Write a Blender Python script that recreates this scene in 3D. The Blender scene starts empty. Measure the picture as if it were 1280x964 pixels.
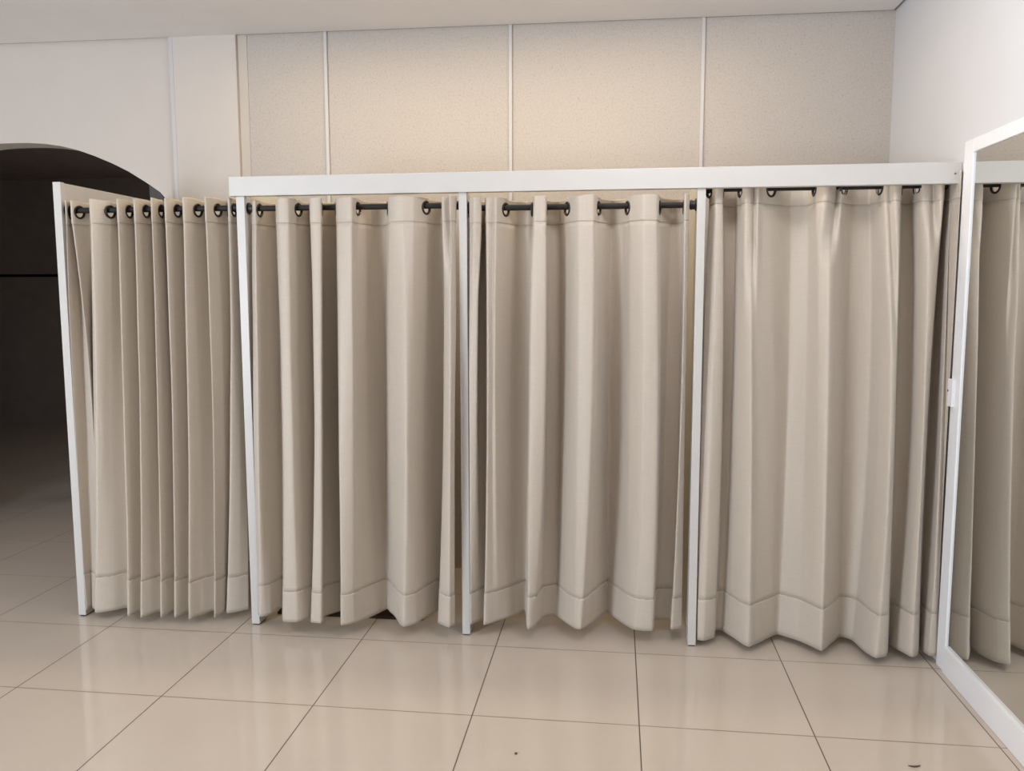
import bpy, bmesh, math, random
from mathutils import Vector, Matrix, noise

random.seed(7)
S = bpy.context.scene
COL = S.collection

# ------------------------------------------------------------------ helpers
def link(name, bm, m, parent=None, smooth=False, bevel=0.0):
    me = bpy.data.meshes.new(name)
    bmesh.ops.recalc_face_normals(bm, faces=bm.faces[:])
    bm.to_mesh(me); bm.free()
    if smooth:
        for p in me.polygons: p.use_smooth = True
    o = bpy.data.objects.new(name, me)
    COL.objects.link(o)
    if m: me.materials.append(m)
    if parent is not None: o.parent = parent
    if bevel:
        b = o.modifiers.new('bevel', 'BEVEL'); b.width = bevel; b.segments = 2; b.limit_method = 'ANGLE'
    return o

def tag(o, label, cat, group=None):
    o['label'] = label; o['category'] = cat
    if group: o['group'] = group
    return o

def struct(o):
    o['kind'] = 'structure'; return o

def empty(name, loc, label, cat, group=None):
    o = bpy.data.objects.new(name, None); COL.objects.link(o)
    o.empty_display_size = .05
    o.location = loc
    return tag(o, label, cat, group)

def add_box(bm, x0, x1, y0, y1, z0, z1, off=(0, 0, 0)):
    ox, oy, oz = off
    v = [bm.verts.new((x - ox, y - oy, z - oz)) for x in (x0, x1) for y in (y0, y1) for z in (z0, z1)]
    for f in ((0, 1, 3, 2), (4, 6, 7, 5), (0, 4, 5, 1), (2, 3, 7, 6), (0, 2, 6, 4), (1, 5, 7, 3)):
        bm.faces.new([v[i] for i in f])

def box(*a, off=(0, 0, 0)):
    bm = bmesh.new(); add_box(bm, *a, off=off); return bm

def lathe(bm, prof, axis='X', n=32, off=(0, 0, 0), close=False):
    """prof: list of (position along axis, radius)."""
    rings = []
    for a, r in prof:
        ring = []
        for k in range(n):
            t = 2 * math.pi * k / n
            c, s = r * math.cos(t), r * math.sin(t)
            p = (a, c, s) if axis == 'X' else ((c, a, s) if axis == 'Y' else (c, s, a))
            ring.append(bm.verts.new((p[0] + off[0], p[1] + off[1], p[2] + off[2])))
        rings.append(ring)
    m = len(rings)
    for i in range(m if close else m - 1):
        A, B = rings[i], rings[(i + 1) % m]
        for k in range(n):
            bm.faces.new((A[k], A[(k + 1) % n], B[(k + 1) % n], B[k]))
    if not close:
        bm.faces.new(rings[0]); bm.faces.new(rings[-1])

# ------------------------------------------------------------------ materials
def new_mat(name):
    m = bpy.data.materials.new(name); m.use_nodes = True
    nt = m.node_tree
    return m, nt, nt.nodes['Principled BSDF'], nt.links

def plain(name, col, rough=.5, spec=.4, bump=0, scale=200, metal=0, var=.03):
    m, nt, b, L = new_mat(name)
    b.inputs['Roughness'].default_value = rough
    b.inputs['Specular IOR Level'].default_value = spec
    b.inputs['Metallic'].default_value = metal
    tc = nt.nodes.new('ShaderNodeTexCoord')
    n = nt.nodes.new('ShaderNodeTexNoise'); n.inputs['Scale'].default_value = 6; n.inputs['Detail'].default_value = 4
    L.new(tc.outputs['Object'], n.inputs['Vector'])
    r = nt.nodes.new('ShaderNodeValToRGB')
    r.color_ramp.elements[0].position = .3; r.color_ramp.elements[1].position = .7
    r.color_ramp.elements[0].color = tuple(c * (1 - var) for c in col) + (1,)
    r.color_ramp.elements[1].color = tuple(min(1, c * (1 + var)) for c in col) + (1,)
    L.new(n.outputs['Fac'], r.inputs['Fac']); L.new(r.outputs['Color'], b.inputs['Base Color'])
    if bump:
        n2 = nt.nodes.new('ShaderNodeTexNoise'); n2.inputs['Scale'].default_value = scale; n2.inputs['Detail'].default_value = 5
        L.new(tc.outputs['Object'], n2.inputs['Vector'])
        bp = nt.nodes.new('ShaderNodeBump'); bp.inputs['Strength'].default_value = bump; bp.inputs['Distance'].default_value = .004
        L.new(n2.outputs['Fac'], bp.inputs['Height']); L.new(bp.outputs['Normal'], b.inputs['Normal'])
    return m

def stucco_mat():
    m, nt, b, L = new_mat('textured_wallboard')
    b.inputs['Roughness'].default_value = .8; b.inputs['Specular IOR Level'].default_value = .25
    tc = nt.nodes.new('ShaderNodeTexCoord')
    n = nt.nodes.new('ShaderNodeTexNoise'); n.inputs['Scale'].default_value = 110; n.inputs['Detail'].default_value = 5; n.inputs['Roughness'].default_value = .6
    L.new(tc.outputs['Object'], n.inputs['Vector'])
    r = nt.nodes.new('ShaderNodeValToRGB')
    r.color_ramp.elements[0].position = .30; r.color_ramp.elements[0].color = (.465, .412, .36, 1)
    r.color_ramp.elements[1].position = .55; r.color_ramp.elements[1].color = (.535, .482, .43, 1)
    L.new(n.outputs['Fac'], r.inputs['Fac'])
    # sparse dark pits
    v = nt.nodes.new('ShaderNodeTexVoronoi'); v.inputs['Scale'].default_value = 46; v.inputs['Randomness'].default_value = 1
    L.new(tc.outputs['Object'], v.inputs['Vector'])
    r2 = nt.nodes.new('ShaderNodeValToRGB')
    r2.color_ramp.elements[0].position = .10; r2.color_ramp.elements[0].color = (.80, .78, .76, 1)
    r2.color_ramp.elements[1].position = .2; r2.color_ramp.elements[1].color = (1, 1, 1, 1)
    L.new(v.outputs['Distance'], r2.inputs['Fac'])
    mx = nt.nodes.new('ShaderNodeMix'); mx.data_type = 'RGBA'; mx.blend_type = 'MULTIPLY'; mx.inputs['Factor'].default_value = .7
    L.new(r.outputs['Color'], mx.inputs['A']); L.new(r2.outputs['Color'], mx.inputs['B'])
    L.new(mx.outputs['Result'], b.inputs['Base Color'])
    bp = nt.nodes.new('ShaderNodeBump'); bp.inputs['Strength'].default_value = .5; bp.inputs['Distance'].default_value = .004
    L.new(n.outputs['Fac'], bp.inputs['Height']); L.new(bp.outputs['Normal'], b.inputs['Normal'])
    return m

TILE = .6
def floor_mat():
    m, nt, b, L = new_mat('polished_porcelain_tiles')
    tc = nt.nodes.new('ShaderNodeTexCoord')
    sp = nt.nodes.new('ShaderNodeSeparateXYZ'); L.new(tc.outputs['Object'], sp.inputs['Vector'])
    def M(op, a, c=None):
        n = nt.nodes.new('ShaderNodeMath'); n.operation = op
        for i, q in enumerate((a, c)):
            if q is None: continue
            if isinstance(q, (int, float)): n.inputs[i].default_value = q
            else: L.new(q, n.inputs[i])
        return n.outputs[0]
    def line(o, half):
        f = M('FRACT', M('DIVIDE', M('ADD', o, 60.0), TILE))
        d = M('MINIMUM', f, M('SUBTRACT', 1.0, f))
        mr = nt.nodes.new('ShaderNodeMapRange'); mr.inputs['From Min'].default_value = half * .55 / TILE; mr.inputs['From Max'].default_value = half * 1.25 / TILE
        mr.inputs['To Min'].default_value = 1; mr.inputs['To Max'].default_value = 0
        L.new(d, mr.inputs['Value']); return mr.outputs['Result']
    g = M('MAXIMUM', line(sp.outputs['X'], .0022), M('MULTIPLY', line(sp.outputs['Y'], .0026), .75))
    n = nt.nodes.new('ShaderNodeTexNoise'); n.inputs['Scale'].default_value = 3; n.inputs['Detail'].default_value = 5
    L.new(tc.outputs['Object'], n.inputs['Vector'])
    r = nt.nodes.new('ShaderNodeValToRGB')
    r.color_ramp.elements[0].position = .3; r.color_ramp.elements[0].color = (.585, .50, .415, 1)
    r.color_ramp.elements[1].position = .7; r.color_ramp.elements[1].color = (.61, .525, .435, 1)
    L.new(n.outputs['Fac'], r.inputs['Fac'])
    mx = nt.nodes.new('ShaderNodeMix'); mx.data_type = 'RGBA'
    L.new(g, mx.inputs['Factor']); L.new(r.outputs['Color'], mx.inputs['A']); mx.inputs['B'].default_value = (.085, .055, .035, 1)
    L.new(mx.outputs['Result'], b.inputs['Base Color'])
    mr = nt.nodes.new('ShaderNodeMapRange'); mr.inputs['To Min'].default_value = .09; mr.inputs['To Max'].default_value = .6
    L.new(g, mr.inputs['Value']); L.new(mr.outputs['Result'], b.inputs['Roughness'])
    b.inputs['Specular IOR Level'].default_value = .5
    bp = nt.nodes.new('ShaderNodeBump'); bp.invert = True; bp.inputs['Strength'].default_value = .3; bp.inputs['Distance'].default_value = .001
    L.new(g, bp.inputs['Height']); L.new(bp.outputs['Normal'], b.inputs['Normal'])
    return m

def cloth_mat():
    m, nt, b, L = new_mat('beige_linen_weave')
    tc = nt.nodes.new('ShaderNodeTexCoord')
    def tex(scale, sx, sy, sz, det=3):
        mp = nt.nodes.new('ShaderNodeMapping'); mp.inputs['Scale'].default_value = (sx, sy, sz)
        L.new(tc.outputs['Object'], mp.inputs['Vector'])
        n = nt.nodes.new('ShaderNodeTexNoise'); n.inputs['Scale'].default_value = scale; n.inputs['Detail'].default_value = det
        L.new(mp.outputs['Vector'], n.inputs['Vector']); return n.outputs['Fac']
    vert = tex(260, 1, 1, .03); hor = tex(260, .08, .08, 1)
    ad = nt.nodes.new('ShaderNodeMath'); ad.operation = 'ADD'; L.new(vert, ad.inputs[0]); L.new(hor, ad.inputs[1])
    hf = nt.nodes.new('ShaderNodeMath'); hf.operation = 'MULTIPLY'; hf.inputs[1].default_value = .5; L.new(ad.outputs[0], hf.inputs[0])
    r = nt.nodes.new('ShaderNodeValToRGB')
    r.color_ramp.elements[0].position = .36; r.color_ramp.elements[0].color = CLOTH_DARK + (1,)
    r.color_ramp.elements[1].position = .64; r.color_ramp.elements[1].color = CLOTH_LIGHT + (1,)
    L.new(hf.outputs[0], r.inputs['Fac']); L.new(r.outputs['Color'], b.inputs['Base Color'])
    b.inputs['Roughness'].default_value = .55; b.inputs['Specular IOR Level'].default_value = .55
    b.inputs['Sheen Weight'].default_value = .35; b.inputs['Sheen Roughness'].default_value = .5
    bp = nt.nodes.new('ShaderNodeBump'); bp.inputs['Strength'].default_value = .12; bp.inputs['Distance'].default_value = .0015
    L.new(hf.outputs[0], bp.inputs['Height']); L.new(bp.outputs['Normal'], b.inputs['Normal'])
    tr = nt.nodes.new('ShaderNodeBsdfTranslucent'); L.new(r.outputs['Color'], tr.inputs['Color'])
    ms = nt.nodes.new('ShaderNodeMixShader'); ms.inputs['Fac'].default_value = .14
    L.new(b.outputs['BSDF'], ms.inputs[1]); L.new(tr.outputs['BSDF'], ms.inputs[2])
    L.new(ms.outputs['Shader'], nt.nodes['Material Output'].inputs['Surface'])
    return m

CLOTH_DARK, CLOTH_LIGHT = (.615, .53, .43), (.655, .57, .468)
MAT_FLOOR = floor_mat()
MAT_STUCCO = stucco_mat()
MAT_CLOTH = cloth_mat()
MAT_WALL = plain('cream_wall_paint', (.62, .563, .505), .75, .3, .12, 240, var=.012)
MAT_WALL_WHITE = plain('white_wall_paint', (.66, .655, .66), .7, .3, .10, 240, var=.01)
MAT_CEIL = plain('ceiling_paint', (.88, .845, .82), .8, .2, .06, 200, var=.012)
MAT_STRIP = plain('beige_strip_paint', (.56, .50, .43), .6, .3, var=.02)
MAT_TRIM = plain('white_trim_plastic', (.58, .56, .54), .4, .4, var=.01)
MAT_BOARD = plain('white_melamine_board', (.60, .572, .53), .38, .45, .03, 60, var=.012)
MAT_DIVIDER = plain('cream_divider_board', (.70, .655, .55), .5, .4, var=.015)
MAT_GAP = plain('ceiling_gap_shadow_trim', (.20, .19, .185), .9, .1)
MAT_DARKWALL = plain('charcoal_wall_paint', (.42, .365, .34), .7, .3, .06, 120, var=.08)
MAT_DARKLINE = plain('black_groove_trim', (.008, .007, .007), .7, .2)
MAT_GREY = plain('grey_pillar_paint', (.24, .215, .20), .7, .3)
MAT_ROD = plain('dark_bronze_rod', (.018, .0145, .013), .55, .25, var=.1)
MAT_RING = plain('black_bronze_grommet', (.014, .0115, .0105), .4, .4, var=.1)
MAT_FRAME = plain('white_mirror_frame_paint', (.86, .855, .86), .35, .5, var=.008)
MAT_FOOT = plain('black_rubber_pad', (.02, .018, .016), .8, .2)
MAT_RUG = plain('dark_brown_mat_pile', (.05, .030, .020), .95, .1, .8, 700, var=.25)
MAT_SCREW = plain('steel_screw', (.28, .27, .26), .35, .5, metal=1)
MAT_SCRAP = plain('dark_scrap', (.12, .09, .07), .8, .2)
mm, nt, b, L = new_mat('mirror_silver')
b.inputs['Metallic'].default_value = 1; b.inputs['Roughness'].default_value = .015
n = nt.nodes.new('ShaderNodeTexNoise'); n.inputs['Scale'].default_value = 2
r = nt.nodes.new('ShaderNodeValToRGB'); r.color_ramp.elements[0].color = (.80, .81, .79, 1); r.color_ramp.elements[1].color = (.83, .84, .82, 1)
L.new(n.outputs['Fac'], r.inputs['Fac']); L.new(r.outputs['Color'], b.inputs['Base Color'])
MAT_MIRROR = mm

# ------------------------------------------------------------------ setting
XR = 1.24          # right wall
YB = 1.00          # back wall
ZC = 2.89          # ceiling
PILX0, PILX1 = -2.505, -2.14
struct(link('floor', box(-9.5, 1.6, -7.2, 5.9, -.12, 0), MAT_FLOOR))

bm = bmesh.new()   # ceiling, a touch higher on the far left, held off the walls by a dark gap
x0, x1, y0, y1 = -6.4, XR - .016, -7.0, YB - .020
def zc(x): return ZC - .0045 * (x - 1.2)
vs = [bm.verts.new(p) for p in ((x0, y0, zc(x0)), (x1, y0, zc(x1)), (x1, y1, zc(x1)), (x0, y1, zc(x0)),
                                (x0, y0, 3.06), (x1, y0, 3.06), (x1, y1, 3.06), (x0, y1, 3.06))]
for f in ((0, 1, 2, 3), (4, 7, 6, 5), (0, 4, 5, 1), (1, 5, 6, 2), (2, 6, 7, 3), (3, 7, 4, 0)):
    bm.faces.new([vs[i] for i in f])
struct(link('ceiling', bm, MAT_CEIL))
struct(link('wall_right', box(XR, XR + .15, -7.0, 1.25, 0, 3.06), MAT_WALL_WHITE))
struct(link('wall_back', box(PILX1, XR, YB, YB + .18, 0, 3.06), MAT_STUCCO))
bm = box(PILX0 - .012, PILX1, YB - .022, YB + .18, 0, 3.06)
struct(link('wall_pilaster', bm, MAT_WALL))
struct(link('wall_left', box(-6.55, -6.4, -7.0, 1.18, 0, 3.06), MAT_WALL))
# wall with the arched opening
AX, AHW = -3.46, .93
def arch_pts():
    pts = [(PILX0 - .03, 0.0), (PILX0 - .03, 1.93)]
    knots = [(-2.57, 2.03), (-2.62, 2.088), (-2.70, 2.142), (-2.80, 2.203), (-2.90, 2.252), (-3.00, 2.293), (-3.10, 2.328),
             (-3.20, 2.352), (-3.30, 2.367), (-3.40, 2.374), (-3.50, 2.375)]
    pts += knots
    pts += [(2 * -3.50 - x, z) for x, z in reversed(knots[:-1])]
    pts += [(2 * -3.50 - (PILX0 - .03), 1.93), (2 * -3.50 - (PILX0 - .03), 0.0)]
    return pts
ap = arch_pts()
TOP = 3.06
bm = bmesh.new()
def quad(*p): bm.faces.new([bm.verts.new(q) for q in p])
ya, yb_ = YB, YB + .16
xr_, xl_ = PILX0 - .012, -6.4
ar = ap[1:-1]
for yy in (ya, yb_):                       # two solid legs and the spandrel above the arch, on both faces
    quad((xr_, yy, 0), (ar[0][0], yy, 0), (ar[0][0], yy, ar[0][1]), (xr_, yy, ar[0][1]))
    quad((xr_, yy, ar[0][1]), (ar[0][0], yy, ar[0][1]), (ar[0][0], yy, TOP), (xr_, yy, TOP))
    for (xa, za), (xb, zb) in zip(ar, ar[1:]):
        quad((xa, yy, za), (xb, yy, zb), (xb, yy, TOP), (xa, yy, TOP))
    quad((ar[-1][0], yy, 0), (xl_, yy, 0), (xl_, yy, TOP), (ar[-1][0], yy, TOP))
for (xa, za), (xb, zb) in zip(ap, ap[1:]):
    quad((xa, ya, za), (xb, ya, zb), (xb, yb_, zb), (xa, yb_, za))
quad((xr_, ya, 0), (xr_, ya, TOP), (xr_, yb_, TOP), (xr_, yb_, 0))
quad((xl_, ya, 0), (xl_, ya, TOP), (xl_, yb_, TOP), (xl_, yb_, 0))
quad((xl_, ya, TOP), (xr_, ya, TOP), (xr_, yb_, TOP), (xl_, yb_, TOP))
bmesh.ops.remove_doubles(bm, verts=bm.verts[:], dist=1e-5)
struct(link('wall_arch', bm, MAT_WALL))
# vertical cover strips
k = 1
for xa, xb, m, d in ((PILX0 - .014, PILX0 + .006, MAT_TRIM, .024), (PILX1, PILX1 + .055, MAT_STRIP, .004), (-1.654, -1.638, MAT_TRIM, .012),
                     (-.664, -.648, MAT_TRIM, .012), (.313, .329, MAT_TRIM, .012)):
    struct(link('trim_%d' % k, box(xa, xb, YB - d, YB + .005, 0, 3.0), m)); k += 1
# dark room behind the arch
struct(link('wall_beyond', box(-9.5, -.2, 5.6, 5.75, 0, 3.06), MAT_DARKWALL))
struct(link('trim_%d' % k, box(-9.4, -.3, 5.585, 5.6, 1.735, 1.765), MAT_DARKLINE)); k += 1
struct(link('wall_beyond_right', box(-1.2, -1.05, 1.18, 5.6, 0, 3.06), MAT_DARKWALL))
struct(link('wall_beyond_left', box(-9.5, -9.35, 1.18, 5.6, 0, 3.06), MAT_DARKWALL))
struct(link('ceiling_beyond', box(-9.5, -1.05, 1.16, 5.75, 2.85, 3.0), MAT_DARKWALL))
struct(link('wall_beyond_pillar', box(-3.62, -3.515, 2.6, 2.75, 0, 2.85), MAT_GREY))

# ------------------------------------------------------------------ cubicle fronts
YF = .10
RODY = .14
part = empty('cubicle_partition', (-.28, YF, 0), 'white header beam on three narrow posts with boards behind, fronting the curtained cubicles', 'partition')
O = (-.28, YF, 0)
link('header_beam', box(-1.782, 1.238, YF - .012, YF + .026, 1.948, 2.031, off=O), MAT_BOARD, part, bevel=.002)
POSTS = [(-1.756, -1.718), (-.766, -.731), (.226, .260)]
for xa, xb in POSTS:
    ps = link('post', box(xa, xb, YF, YF + .085, .005, 1.948, off=O), MAT_BOARD, part, bevel=.0015)
    link('foot_pad', box(xa + .004, xb - .004, YF + .004, YF + .08, 0, .005, off=O), MAT_FOOT, ps)
    link('divider_panel', box(xa + .008, xb - .008, YF + .0885, YB - .002, .02, 1.99, off=O), MAT_DIVIDER, part)
bm = bmesh.new(); lathe(bm, [(YF - .0135, .0015), (YF - .0135, .004), (YF - .011, .0042)], 'Y', 14, (1.214 - O[0], -O[1], 1.986))
link('screw', bm, MAT_SCREW, part)

sp = empty('side_panel', (-2.60, YF, 0), 'tall white end board at the far left, running back beside the leftmost curtain', 'panel')
O2 = (-2.60, YF, 0)
link('board', box(-2.619, -2.588, YF + .03, YB - .003, .004, 2.024, off=O2), MAT_BOARD, sp, bevel=.0015)
link('edge_post', box(-2.621, -2.584, YF, YF + .03, .006, 2.026, off=O2), MAT_BOARD, sp, bevel=.0015)
link('foot_pad', box(-2.615, -2.591, YF + .003, YF + .3, 0, .005, off=O2), MAT_FOOT, sp)

# ------------------------------------------------------------------ rods
ROD_R = .0125
def rod(xa, xb, z, label, y=RODY):
    t = empty('curtain_rod', ((xa + xb) / 2, y, z), label, 'curtain rod', 'black rods of the cubicle curtains')
    h = (xb - xa) / 2
    bm = bmesh.new(); lathe(bm, [(-h + .004, ROD_R), (h - .004, ROD_R)], 'X', 28)
    link('rod_tube', bm, MAT_ROD, t, True)
    for s in (-1, 1):
        bm = bmesh.new()
        lathe(bm, [(s * h, .001), (s * h, .026), (s * (h - .004), .026), (s * (h - .006), .019), (s * (h - .016), .018),
                   (s * (h - .018), .0205), (s * (h - .024), .0205), (s * (h - .026), .0165), (s * (h - .036), .016), (s * (h - .036), ROD_R)], 'X', 28)
        e = link('end_socket', bm, MAT_RING, t)
        for p in e.data.polygons: p.use_smooth = True
    for o in t.children:
        md = o.modifiers.new('edge', 'EDGE_SPLIT'); md.split_angle = math.radians(40)
    return t
rod(-2.584, -1.756, 1.902, 'black curtain rod between the far left end board and the first post')
rod(-1.718, -.766, 1.899, 'black curtain rod between the first and second white posts')
rod(-.731, .226, 1.886, 'black curtain rod between the second and third white posts')
rod(.260, 1.239, 1.957, 'black curtain rod tucked right under the beam beside the mirror', .205)

# ------------------------------------------------------------------ curtains
# each fold station of a curtain, in millimetres: (x, y) at the rod, at mid height, at the hem
FOLDS_FAR_LEFT = [(-2561, 96, -2577, 86, -2608, 92),
    (-2580, 140, -2578, 120, -2605, 110),
    (-2602, 189, -2560, 157, -2570, 129),
    (-2539, 103, -2488, 94, -2535, 101),
    (-2505, 197, -2516, 157, -2546, 123),
    (-2423, 71, -2441, 55, -2504, 64),
    (-2374, 140, -2402, 112, -2437, 98),
    (-2375, 213, -2365, 181, -2391, 148),
    (-2291, 65, -2292, 38, -2331, 42),
    (-2278, 189, -2269, 148, -2298, 115),
    (-2212, 65, -2213, 34, -2265, 36),
    (-2194, 189, -2190, 155, -2206, 126),
    (-2131, 65, -2135, 44, -2172, 52),
    (-2129, 189, -2122, 159, -2145, 133),
    (-2067, 65, -2066, 45, -2109, 54),
    (-2042, 189, -2042, 165, -2070, 142),
    (-1983, 65, -1990, 42, -2034, 49),
    (-1957, 134, -1964, 111, -2003, 101),
    (-1943, 205, -1931, 185, -1958, 161),
    (-1881, 65, -1886, 63, -1928, 82),
    (-1859, 156, -1868, 142, -1915, 132),
    (-1840, 189, -1855, 188, -1910, 179),
    (-1792, 103, -1822, 116, -1891, 134),
    (-1786, 140, -1799, 149, -1849, 157),
    (-1792, 189, -1792, 194, -1812, 187)]
FOLDS_SECOND = [(-1704, 140, -1705, 91, -1729, 77),
    (-1673, 105, -1670, 56, -1694, 58),
    (-1663, 195, -1656, 129, -1660, 85),
    (-1626, 231, -1624, 209, -1635, 165),
    (-1552, 70, -1531, 4, -1562, 14),
    (-1509, 70, -1490, 3, -1504, 13),
    (-1490, 140, -1480, 78, -1471, 59),
    (-1464, 231, -1444, 174, -1465, 117),
    (-1406, 70, -1388, 3, -1432, 13),
    (-1363, 70, -1357, -1, -1389, 7),
    (-1402, 204, -1397, 136, -1402, 87),
    (-1350, 231, -1343, 206, -1339, 161),
    (-1291, 84, -1276, 0, -1290, -3),
    (-1224, 63, -1222, 11, -1248, 30),
    (-1221, 140, -1229, 100, -1211, 90),
    (-1183, 222, -1205, 194, -1173, 152),
    (-1119, 231, -1143, 243, -1141, 212),
    (-1065, 91, -1082, 103, -1088, 133),
    (-999, 63, -984, 9, -1016, 27),
    (-957, 77, -962, 43, -970, 63),
    (-916, 140, -940, 145, -936, 151),
    (-896, 213, -907, 233, -910, 213),
    (-862, 231, -873, 256, -894, 230),
    (-827, 84, -828, 60, -869, 81),
    (-794, 63, -793, 15, -814, 36),
    (-778, 112, -784, 69, -797, 70)]
FOLDS_THIRD = [(-731, 140, -741, 123, -758, 120),
    (-715, 98, -719, 67, -744, 78),
    (-677, 70, -691, 69, -711, 104),
    (-695, 213, -701, 189, -678, 152),
    (-673, 231, -670, 209, -669, 165),
    (-645, 98, -645, 74, -662, 88),
    (-621, 105, -626, 99, -626, 117),
    (-605, 77, -613, 94, -607, 133),
    (-571, 140, -581, 155, -573, 165),
    (-536, 222, -545, 242, -535, 218),
    (-468, 231, -481, 280, -501, 263),
    (-446, 70, -456, 41, -466, 65),
    (-395, 63, -396, 52, -444, 87),
    (-400, 213, -402, 221, -411, 196),
    (-345, 231, -341, 257, -359, 231),
    (-307, 140, -317, 170, -329, 186),
    (-255, 70, -253, 60, -265, 92),
    (-198, 70, -196, 49, -237, 77),
    (-178, 140, -175, 147, -198, 154),
    (-125, 222, -126, 306, -123, 306),
    (-76, 195, -74, 244, -91, 243),
    (-43, 112, -36, 133, -38, 157),
    (8, 63, 21, 72, -2, 113),
    (60, 77, 78, 77, 73, 109),
    (80, 158, 96, 207, 87, 222),
    (130, 222, 124, 259, 130, 241),
    (173, 204, 183, 241, 166, 231),
    (176, 91, 177, 94, 157, 122),
    (194, 112, 197, 130, 203, 154)]
FOLDS_RIGHT = [(286, 205, 261, 151, 250, 106),
    (307, 149, 305, 118, 293, 101),
    (333, 155, 349, 146, 339, 139),
    (350, 262, 370, 247, 356, 211),
    (402, 278, 407, 259, 383, 217),
    (413, 205, 408, 186, 415, 162),
    (440, 136, 460, 85, 476, 59),
    (464, 149, 483, 113, 510, 92),
    (535, 205, 570, 186, 579, 162),
    (632, 286, 643, 258, 626, 210),
    (703, 270, 708, 212, 701, 150),
    (716, 167, 737, 112, 749, 76),
    (754, 136, 766, 82, 773, 53),
    (805, 180, 827, 162, 839, 145),
    (877, 262, 879, 243, 886, 205),
    (954, 278, 972, 234, 933, 178),
    (969, 205, 981, 126, 955, 68),
    (980, 143, 1003, 53, 977, 3),
    (1026, 143, 1025, 68, 1022, 26),
    (1077, 270, 1079, 218, 1074, 160),
    (1116, 278, 1128, 198, 1079, 121),
    (1114, 205, 1122, 127, 1104, 68),
    (1140, 136, 1136, 67, 1125, 31),
    (1195, 149, 1157, 89, 1155, 54),
    (1249, 270, 1211, 220, 1200, 162),
    (1254, 262, 1225, 174, 1195, 97),
    (1231, 167, 1213, 90, 1209, 41),
    (1258, 180, 1242, 105, 1238, 54),
    (1229, 68, 1227, 64, 1222, 60)]


RING_R, HOLE_R = .0305, .0215
def ring_mesh():
    bm = bmesh.new()
    prof = [(-.0042, .0220), (-.0052, .0238), (-.0050, .0285), (-.0030, .0305), (.0030, .0305), (.0050, .0285), (.0052, .0238), (.0042, .0220), (0, .0212)]
    lathe(bm, prof, 'Y', 36, close=True)
    bmesh.ops.recalc_face_normals(bm, faces=bm.faces[:])
    me = bpy.data.meshes.new('grommet'); bm.to_mesh(me); bm.free()
    for p in me.polygons: p.use_smooth = True
    me.materials.append(MAT_RING)
    return me
RING = ring_mesh()

def catmull(P, per):
    """centripetal Catmull-Rom through the stations in P (list of three 2-D points each, splined together)."""
    n = len(P)
    out = []
    ks = [0.0]
    for i in range(n - 1):
        d = max((P[i + 1][r] - P[i][r]).length for r in range(3))
        ks.append(ks[-1] + max(d, .012) ** .5)
    def get(r, i):
        if i < 0: return P[0][r] * 2 - P[1][r]
        if i >= n: return P[-1][r] * 2 - P[-2][r]
        return P[i][r]
    def kt(i):
        if i < 0: return -(ks[1] - ks[0])
        if i >= n: return ks[-1] * 2 - ks[-2]
        return ks[i]
    for i in range(n - 1):
        L_ = max((P[i + 1][r] - P[i][r]).length for r in range(3))
        m = max(4, min(26, int(round(L_ / per))))
        for j in range(m + (1 if i == n - 2 else 0)):
            t = ks[i] + (ks[i + 1] - ks[i]) * j / m
            row = []
            for r in range(3):
                p0, p1, p2, p3 = get(r, i - 1), get(r, i), get(r, i + 1), get(r, i + 2)
                t0, t1, t2, t3 = kt(i - 1), kt(i), kt(i + 1), kt(i + 2)
                a1 = p0 * ((t1 - t) / (t1 - t0)) + p1 * ((t - t0) / (t1 - t0))
                a2 = p1 * ((t2 - t) / (t2 - t1)) + p2 * ((t - t1) / (t2 - t1))
                a3 = p2 * ((t3 - t) / (t3 - t2)) + p3 * ((t - t2) / (t3 - t2))
                b1 = a1 * ((t2 - t) / (t2 - t0)) + a2 * ((t - t0) / (t2 - t0))
                b2 = a2 * ((t3 - t) / (t3 - t1)) + a3 * ((t - t1) / (t3 - t1))
                q = b1 * ((t2 - t) / (t2 - t1)) + b2 * ((t - t1) / (t2 - t1))
                row.append(q * .62 + (p1 + (p2 - p1) * (j / m)) * .38)
            out.append(row)
    return out

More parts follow.
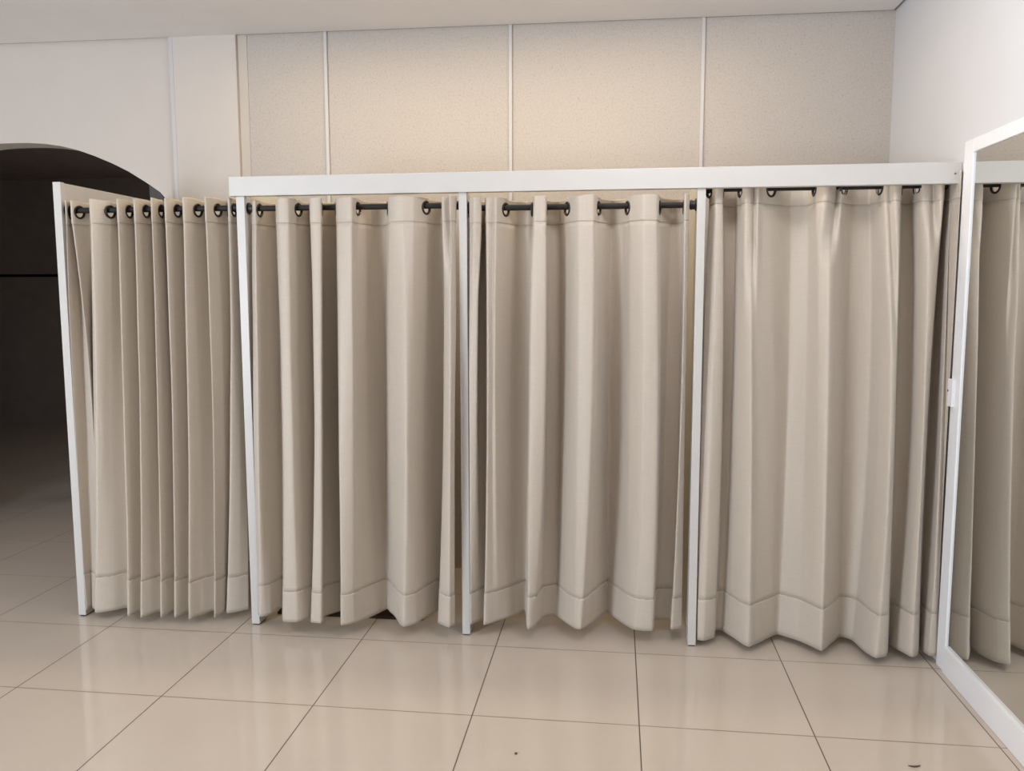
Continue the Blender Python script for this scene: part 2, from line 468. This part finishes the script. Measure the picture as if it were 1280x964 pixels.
def curtain(folds, zrod, ztop, zhem, xlo, xhi, label, seed, head=.105, hem=.142, ry=RODY, pinches=()):
    P = []
    for a, b_, c, d, e, f in folds:
        P.append([Vector((max(xlo, min(xhi, q / 1000)), w / 1000)) for q, w in ((a, b_), (c, d), (e, f))])
    prof = catmull(P, .0065)
    for row in prof:
        for q in row: q.x = max(xlo, min(xhi, q.x))
    zr = zrod - (HOLE_R - ROD_R) + .0005        # the grommet rests on the rod
    H = ztop - zhem
    vmid = .47
    def at(i, z):
        v = (ztop - z) / H
        vv = max(0, (v - .05) / .95); vm = (vmid - .05) / .95
        t, m, bt = prof[i]
        l0 = (vv - vm) * (vv - 1) / vm; l1 = vv * (vv - 1) / (vm * (vm - 1)); l2 = vv * (vv - vm) / (1 - vm)
        p = t * l0 + m * l1 + bt * l2
        s = arc[i] if arc else 0
        amp = min(1, max(0, v - .07) * 4)
        w = noise.noise(Vector((s * 7 + seed, z * .9, 3.1))) * .006 * amp
        w += noise.noise(Vector((s * 22 + seed, z * 2.6, 9.4))) * .0030 * amp
        for xt_, xb_, zt_, zb_, dep, wid in pinches:      # pinched creases that fade out downwards
            if zb_ < z:
                g_ = min(1, (z - zb_) / (zt_ - zb_)); xc_ = xb_ + (xt_ - xb_) * g_
                u_ = abs(p.x - xc_) / wid
                if u_ < 2: w += dep * min(1, g_ * 1.6) * (max(0, 1 - u_) - .35 * max(0, 1 - abs(u_ - 1.2) / .8))
        x = max(xlo - .002, min(xhi + .002, p.x + w * .3))
        y = p.y + w
        if x > 1.17: y = max(y, .055)
        return Vector((x, y, z))
    arc = []
    acc = [0.0]
    for i in range(1, len(prof)): acc.append(acc[-1] + (prof[i][0] - prof[i - 1][0]).length)
    arc = acc
    N = len(prof)
    # grommet places: where the top of the cloth crosses the rod
    rings = []
    for i in range(N - 1):
        a_, c_ = prof[i][0], prof[i + 1][0]
        if (a_.y - ry) * (c_.y - ry) < 0:
            f = (ry - a_.y) / (c_.y - a_.y)
            s = acc[i] + f * (acc[i + 1] - acc[i])
            px = a_.x + f * (c_.x - a_.x)
            j0, j1 = max(0, i - 2), min(N - 1, i + 3)
            tan = (prof[j1][0] - prof[j0][0]).normalized()
            if px > 1.2 or px < xlo + .024 and abs(tan.x) > .5: continue
            if rings and s - rings[-1][0] < .062: continue
            rings.append((s, px, tan))
    root = empty('curtain', ((prof[0][0].x + prof[-1][0].x) / 2, ry, zhem), label, 'curtain', 'beige grommet curtains of the changing cubicles')
    org = Vector(root.location)
    wob = lambda s, a, fr: noise.noise(Vector((s * fr, seed * 1.7, .3))) * a
    def grid(name, zs, thick, holes=False, off=0.0, zjit_top=None, zjit_bot=None, drop=0):
        bm = bmesh.new()
        rows = []
        for k_, z in enumerate(zs):
            row = []
            for i in range(N):
                zz = z
                if zjit_top and k_ == 0: zz += zjit_top(acc[i], i)
                if zjit_bot and k_ == len(zs) - 1: zz += zjit_bot(acc[i], i)
                row.append(bm.verts.new(at(i, zz) - org))
            rows.append(row)
        for k_ in range(len(zs) - 1):
            zm = (zs[k_] + zs[k_ + 1]) / 2
            for i in range(N - 1):
                sm = (acc[i] + acc[i + 1]) / 2
                if holes and any((sm - s) ** 2 + (zm - zr) ** 2 < .0255 ** 2 for s, _, _ in rings): continue
                bm.faces.new((rows[k_][i], rows[k_][i + 1], rows[k_ + 1][i + 1], rows[k_ + 1][i]))
        bmesh.ops.delete(bm, geom=[v for v in bm.verts if not v.link_faces], context='VERTS')
        me = bpy.data.meshes.new(name); bm.to_mesh(me); bm.free()
        for p in me.polygons: p.use_smooth = True
        me.materials.append(MAT_CLOTH)
        o = bpy.data.objects.new(name, me); COL.objects.link(o); o.parent = root
        md = o.modifiers.new('cloth', 'SOLIDIFY'); md.thickness = thick; md.offset = 0
        return o
    zh0 = ztop - head
    zb1 = zhem + hem
    n_head = int(head / .0042)
    grid('header_band', [ztop - head * k_ / n_head for k_ in range(n_head + 1)], .0042, True,
         zjit_top=lambda s, i: wob(s, .005, 18) - (.010 if prof[i][0].y > ry + .02 else 0))
    grid('drape', [zh0 + .004 - (zh0 + .004 - zb1 + .004) * k_ / 60 for k_ in range(61)], .0018)
    pk = lambda s, i: noise.noise(Vector((s * 85, seed, 1))) * .0045
    grid('hem_band', [zb1, zb1 - .006, zb1 - .014] + [zb1 - .014 - (hem - .014) * k_ / 8 for k_ in range(1, 9)], .0046,
         zjit_top=pk, zjit_bot=lambda s, i: wob(s, .006, 9))
    for s, px, tan in rings:
        g = bpy.data.objects.new('grommet', RING); COL.objects.link(g); g.parent = root
        g.location = Vector((px, ry, zr)) - org
        g.rotation_euler = (0, 0, math.atan2(tan.y, tan.x))
    return root

curtain(FOLDS_FAR_LEFT, 1.902, 1.944, .036, -2.572, -1.765, 'beige grommet curtain with narrow pleats between far left end board and first post', 1.3, hem=.172)
curtain(FOLDS_SECOND, 1.899, 1.933, .060, -1.712, -.772, 'beige grommet curtain between first and second posts, dark mat showing under its hem', 5.1,
        pinches=((-.812, -.80, 1.93, 1.55, .030, .018), (-1.60, -1.56, 1.9, 1.2, .018, .02)))
curtain(FOLDS_THIRD, 1.886, 1.925, .060, -.725, .219, 'beige grommet curtain between the second and third white posts, third from the left', 8.7,
        pinches=((-.455, -.46, 1.93, 1.70, .022, .018), (-.675, -.685, 1.92, 1.5, .022, .014)))
curtain(FOLDS_RIGHT, 1.957, 1.996, .030, .268, 1.230, 'beige grommet curtain hung high under the beam, right beside the mirror', 12.9, ry=.205, hem=.178,
        pinches=((.783, .755, 1.95, 1.62, .050, .034), (.452, .455, 1.95, 1.40, .035, .022), (1.150, 1.165, 1.95, 1.68, .045, .030), (.985, 1.025, 1.95, 1.25, .028, .020)))

# ------------------------------------------------------------------ mirror on the right wall
XF = 1.221
mir = empty('wall_mirror', (XR, -1.0, 0), 'large white framed mirror on the right wall, standing on the floor', 'mirror')
OM = (XR, -1.0, 0)
MY0, MY1, MT = -2.6, .045, 2.098
link('glass', box(1.2335, 1.2385, MY0 + .06, MY1 - .06, .09, MT - .035, off=OM), MAT_MIRROR, mir)
link('stile', box(XF + .006, XR - .001, MY1 - .080, MY1, .001, MT, off=OM), MAT_FRAME, mir, bevel=.002)
link('stile', box(XF + .006, XR - .001, MY0, MY0 + .080, .001, MT, off=OM), MAT_FRAME, mir, bevel=.002)
link('top_rail', box(XF + .006, XR - .001, MY0 + .080, MY1 - .080, MT - .05, MT, off=OM), MAT_FRAME, mir, bevel=.002)
link('bottom_rail', box(XF, XR - .001, MY0 + .080, MY1 - .080, .001, .112, off=OM), MAT_FRAME, mir, bevel=.002)
br = link('bracket', box(XF - .004, XF + .012, MY1 - .035, MY1 + .012, 1.073, 1.183, off=OM), MAT_FRAME, mir, bevel=.002)
bm = bmesh.new(); lathe(bm, [(XF - .0065, .001), (XF - .0065, .004), (XF - .003, .0045)], 'X', 14, (-OM[0], MY1 + .004 - OM[1], 1.135))
link('screw', bm, MAT_SCREW, br)

# ------------------------------------------------------------------ floor bits
rug = link('floor_mat', box(-1.69, -.98, .235, .85, .001, .013, off=(-1.26, .54, 0)), MAT_RUG, bevel=.004)
rug.location = (-1.26, .54, 0)
tag(rug, 'dark brown mat on the floor showing under the second curtain from left', 'mat')
bm = bmesh.new()
pts = [Vector((-.020 + .040 * t, .006 * (2 * t - 1) ** 2 + .006 * t, .003)) for t in [q / 10 for q in range(11)]]
rings_ = []
for i, p in enumerate(pts):
    rr = .0028 * (1 - .6 * abs(2 * i / 10 - 1) ** 2)
    rings_.append([bm.verts.new((p.x, p.y + rr * math.cos(a), p.z + rr * math.sin(a))) for a in [2 * math.pi * q / 8 for q in range(8)]])
for A, B in zip(rings_, rings_[1:]):
    for q in range(8): bm.faces.new((A[q], A[(q + 1) % 8], B[(q + 1) % 8], B[q]))
bm.faces.new(rings_[0]); bm.faces.new(rings_[-1])
sc = link('scrap', bm, MAT_SCRAP, None, True); sc.location = (.875, -.759, 0)
tag(sc, 'small curved dark scrap on the tiles in front of the mirror', 'scrap')
bm = bmesh.new(); bmesh.ops.create_icosphere(bm, subdivisions=2, radius=.005)
for v in bm.verts: v.co *= 1 + .35 * noise.noise(v.co * 300); 
for v in bm.verts: v.co.z = v.co.z * .6 + .003
sc = link('crumb', bm, MAT_SCRAP, None, True); sc.location = (-.411, -.835, 0)
tag(sc, 'tiny dark crumb on the floor tiles at the bottom middle', 'crumb')

# ------------------------------------------------------------------ light
def area(name, loc, target, sx, sy, power, col, spread=math.pi):
    d = bpy.data.lights.new(name, 'AREA'); d.shape = 'RECTANGLE'; d.size = sx; d.size_y = sy; d.energy = power; d.color = col; d.spread = spread
    o = bpy.data.objects.new(name, d); COL.objects.link(o); o.location = loc
    v = Vector(target) - Vector(loc)
    o.rotation_euler = v.to_track_quat('-Z', 'Y').to_euler()
    return o

def point(name, loc, power, col, r):
    d = bpy.data.lights.new(name, 'POINT'); d.energy = power; d.color = col; d.shadow_soft_size = r
    o = bpy.data.objects.new(name, d); COL.objects.link(o); o.location = loc
w = bpy.data.worlds.new('world'); S.world = w; w.use_nodes = True
w.node_tree.nodes['Background'].inputs['Color'].default_value = (.95, .97, 1, 1)
w.node_tree.nodes['Background'].inputs['Strength'].default_value = .07
area('shop_window', (-3.9, -5.2, 1.35), (-.5, .1, 1.5), 1.2, 1.8, 195, (.775, .87, 1.0))
area('ceiling_lamp', (-.75, .30, 2.86), (-.75, .32, 0), 2.4, .10, 17, (1.0, .81, .56))
point('unseen_light', (.15, -.85, 2.66), 23, (.97, .96, 1.0), .12)
point('unseen_light', (-2.7, -1.7, 2.6), 14, (1.0, .97, .94), .12)  # added fill to brighten the left wall, floor and ceiling, no known fitting
area('back_room_fill', (-2.2, 3.6, 2.8), (-3.2, 3.2, 0), .6, .6, 13, (1.0, .93, .88))  # added fill that lifts the unlit room behind the arch
S.view_settings.exposure = 0.08


# ------------------------------------------------------------------ camera
cam = bpy.data.cameras.new('camera'); co = bpy.data.objects.new('camera', cam); COL.objects.link(co)
Rv = Vector((0.99226345, 0.12413363, -0.00202141)); Uv = Vector((-0.01153016, 0.10835364, 0.99404554)); Fv = Vector((-0.12361351, 0.98633175, -0.10894664))
M = Matrix.Identity(4)
for i in range(3):
    M[i][0] = Rv[i]; M[i][1] = Uv[i]; M[i][2] = -Fv[i]
M.translation = Vector((-0.0977863, -3.4225437, 1.5182408))
co.matrix_world = M
cam.sensor_fit = 'HORIZONTAL'; cam.sensor_width = 36; cam.lens = 36 * 1037.087 / 1280
cam.clip_start = .05
S.camera = co
S.view_settings.view_transform = 'Standard'; S.view_settings.look = 'None'
S.view_settings.gamma = 1; S.view_settings.use_curve_mapping = False
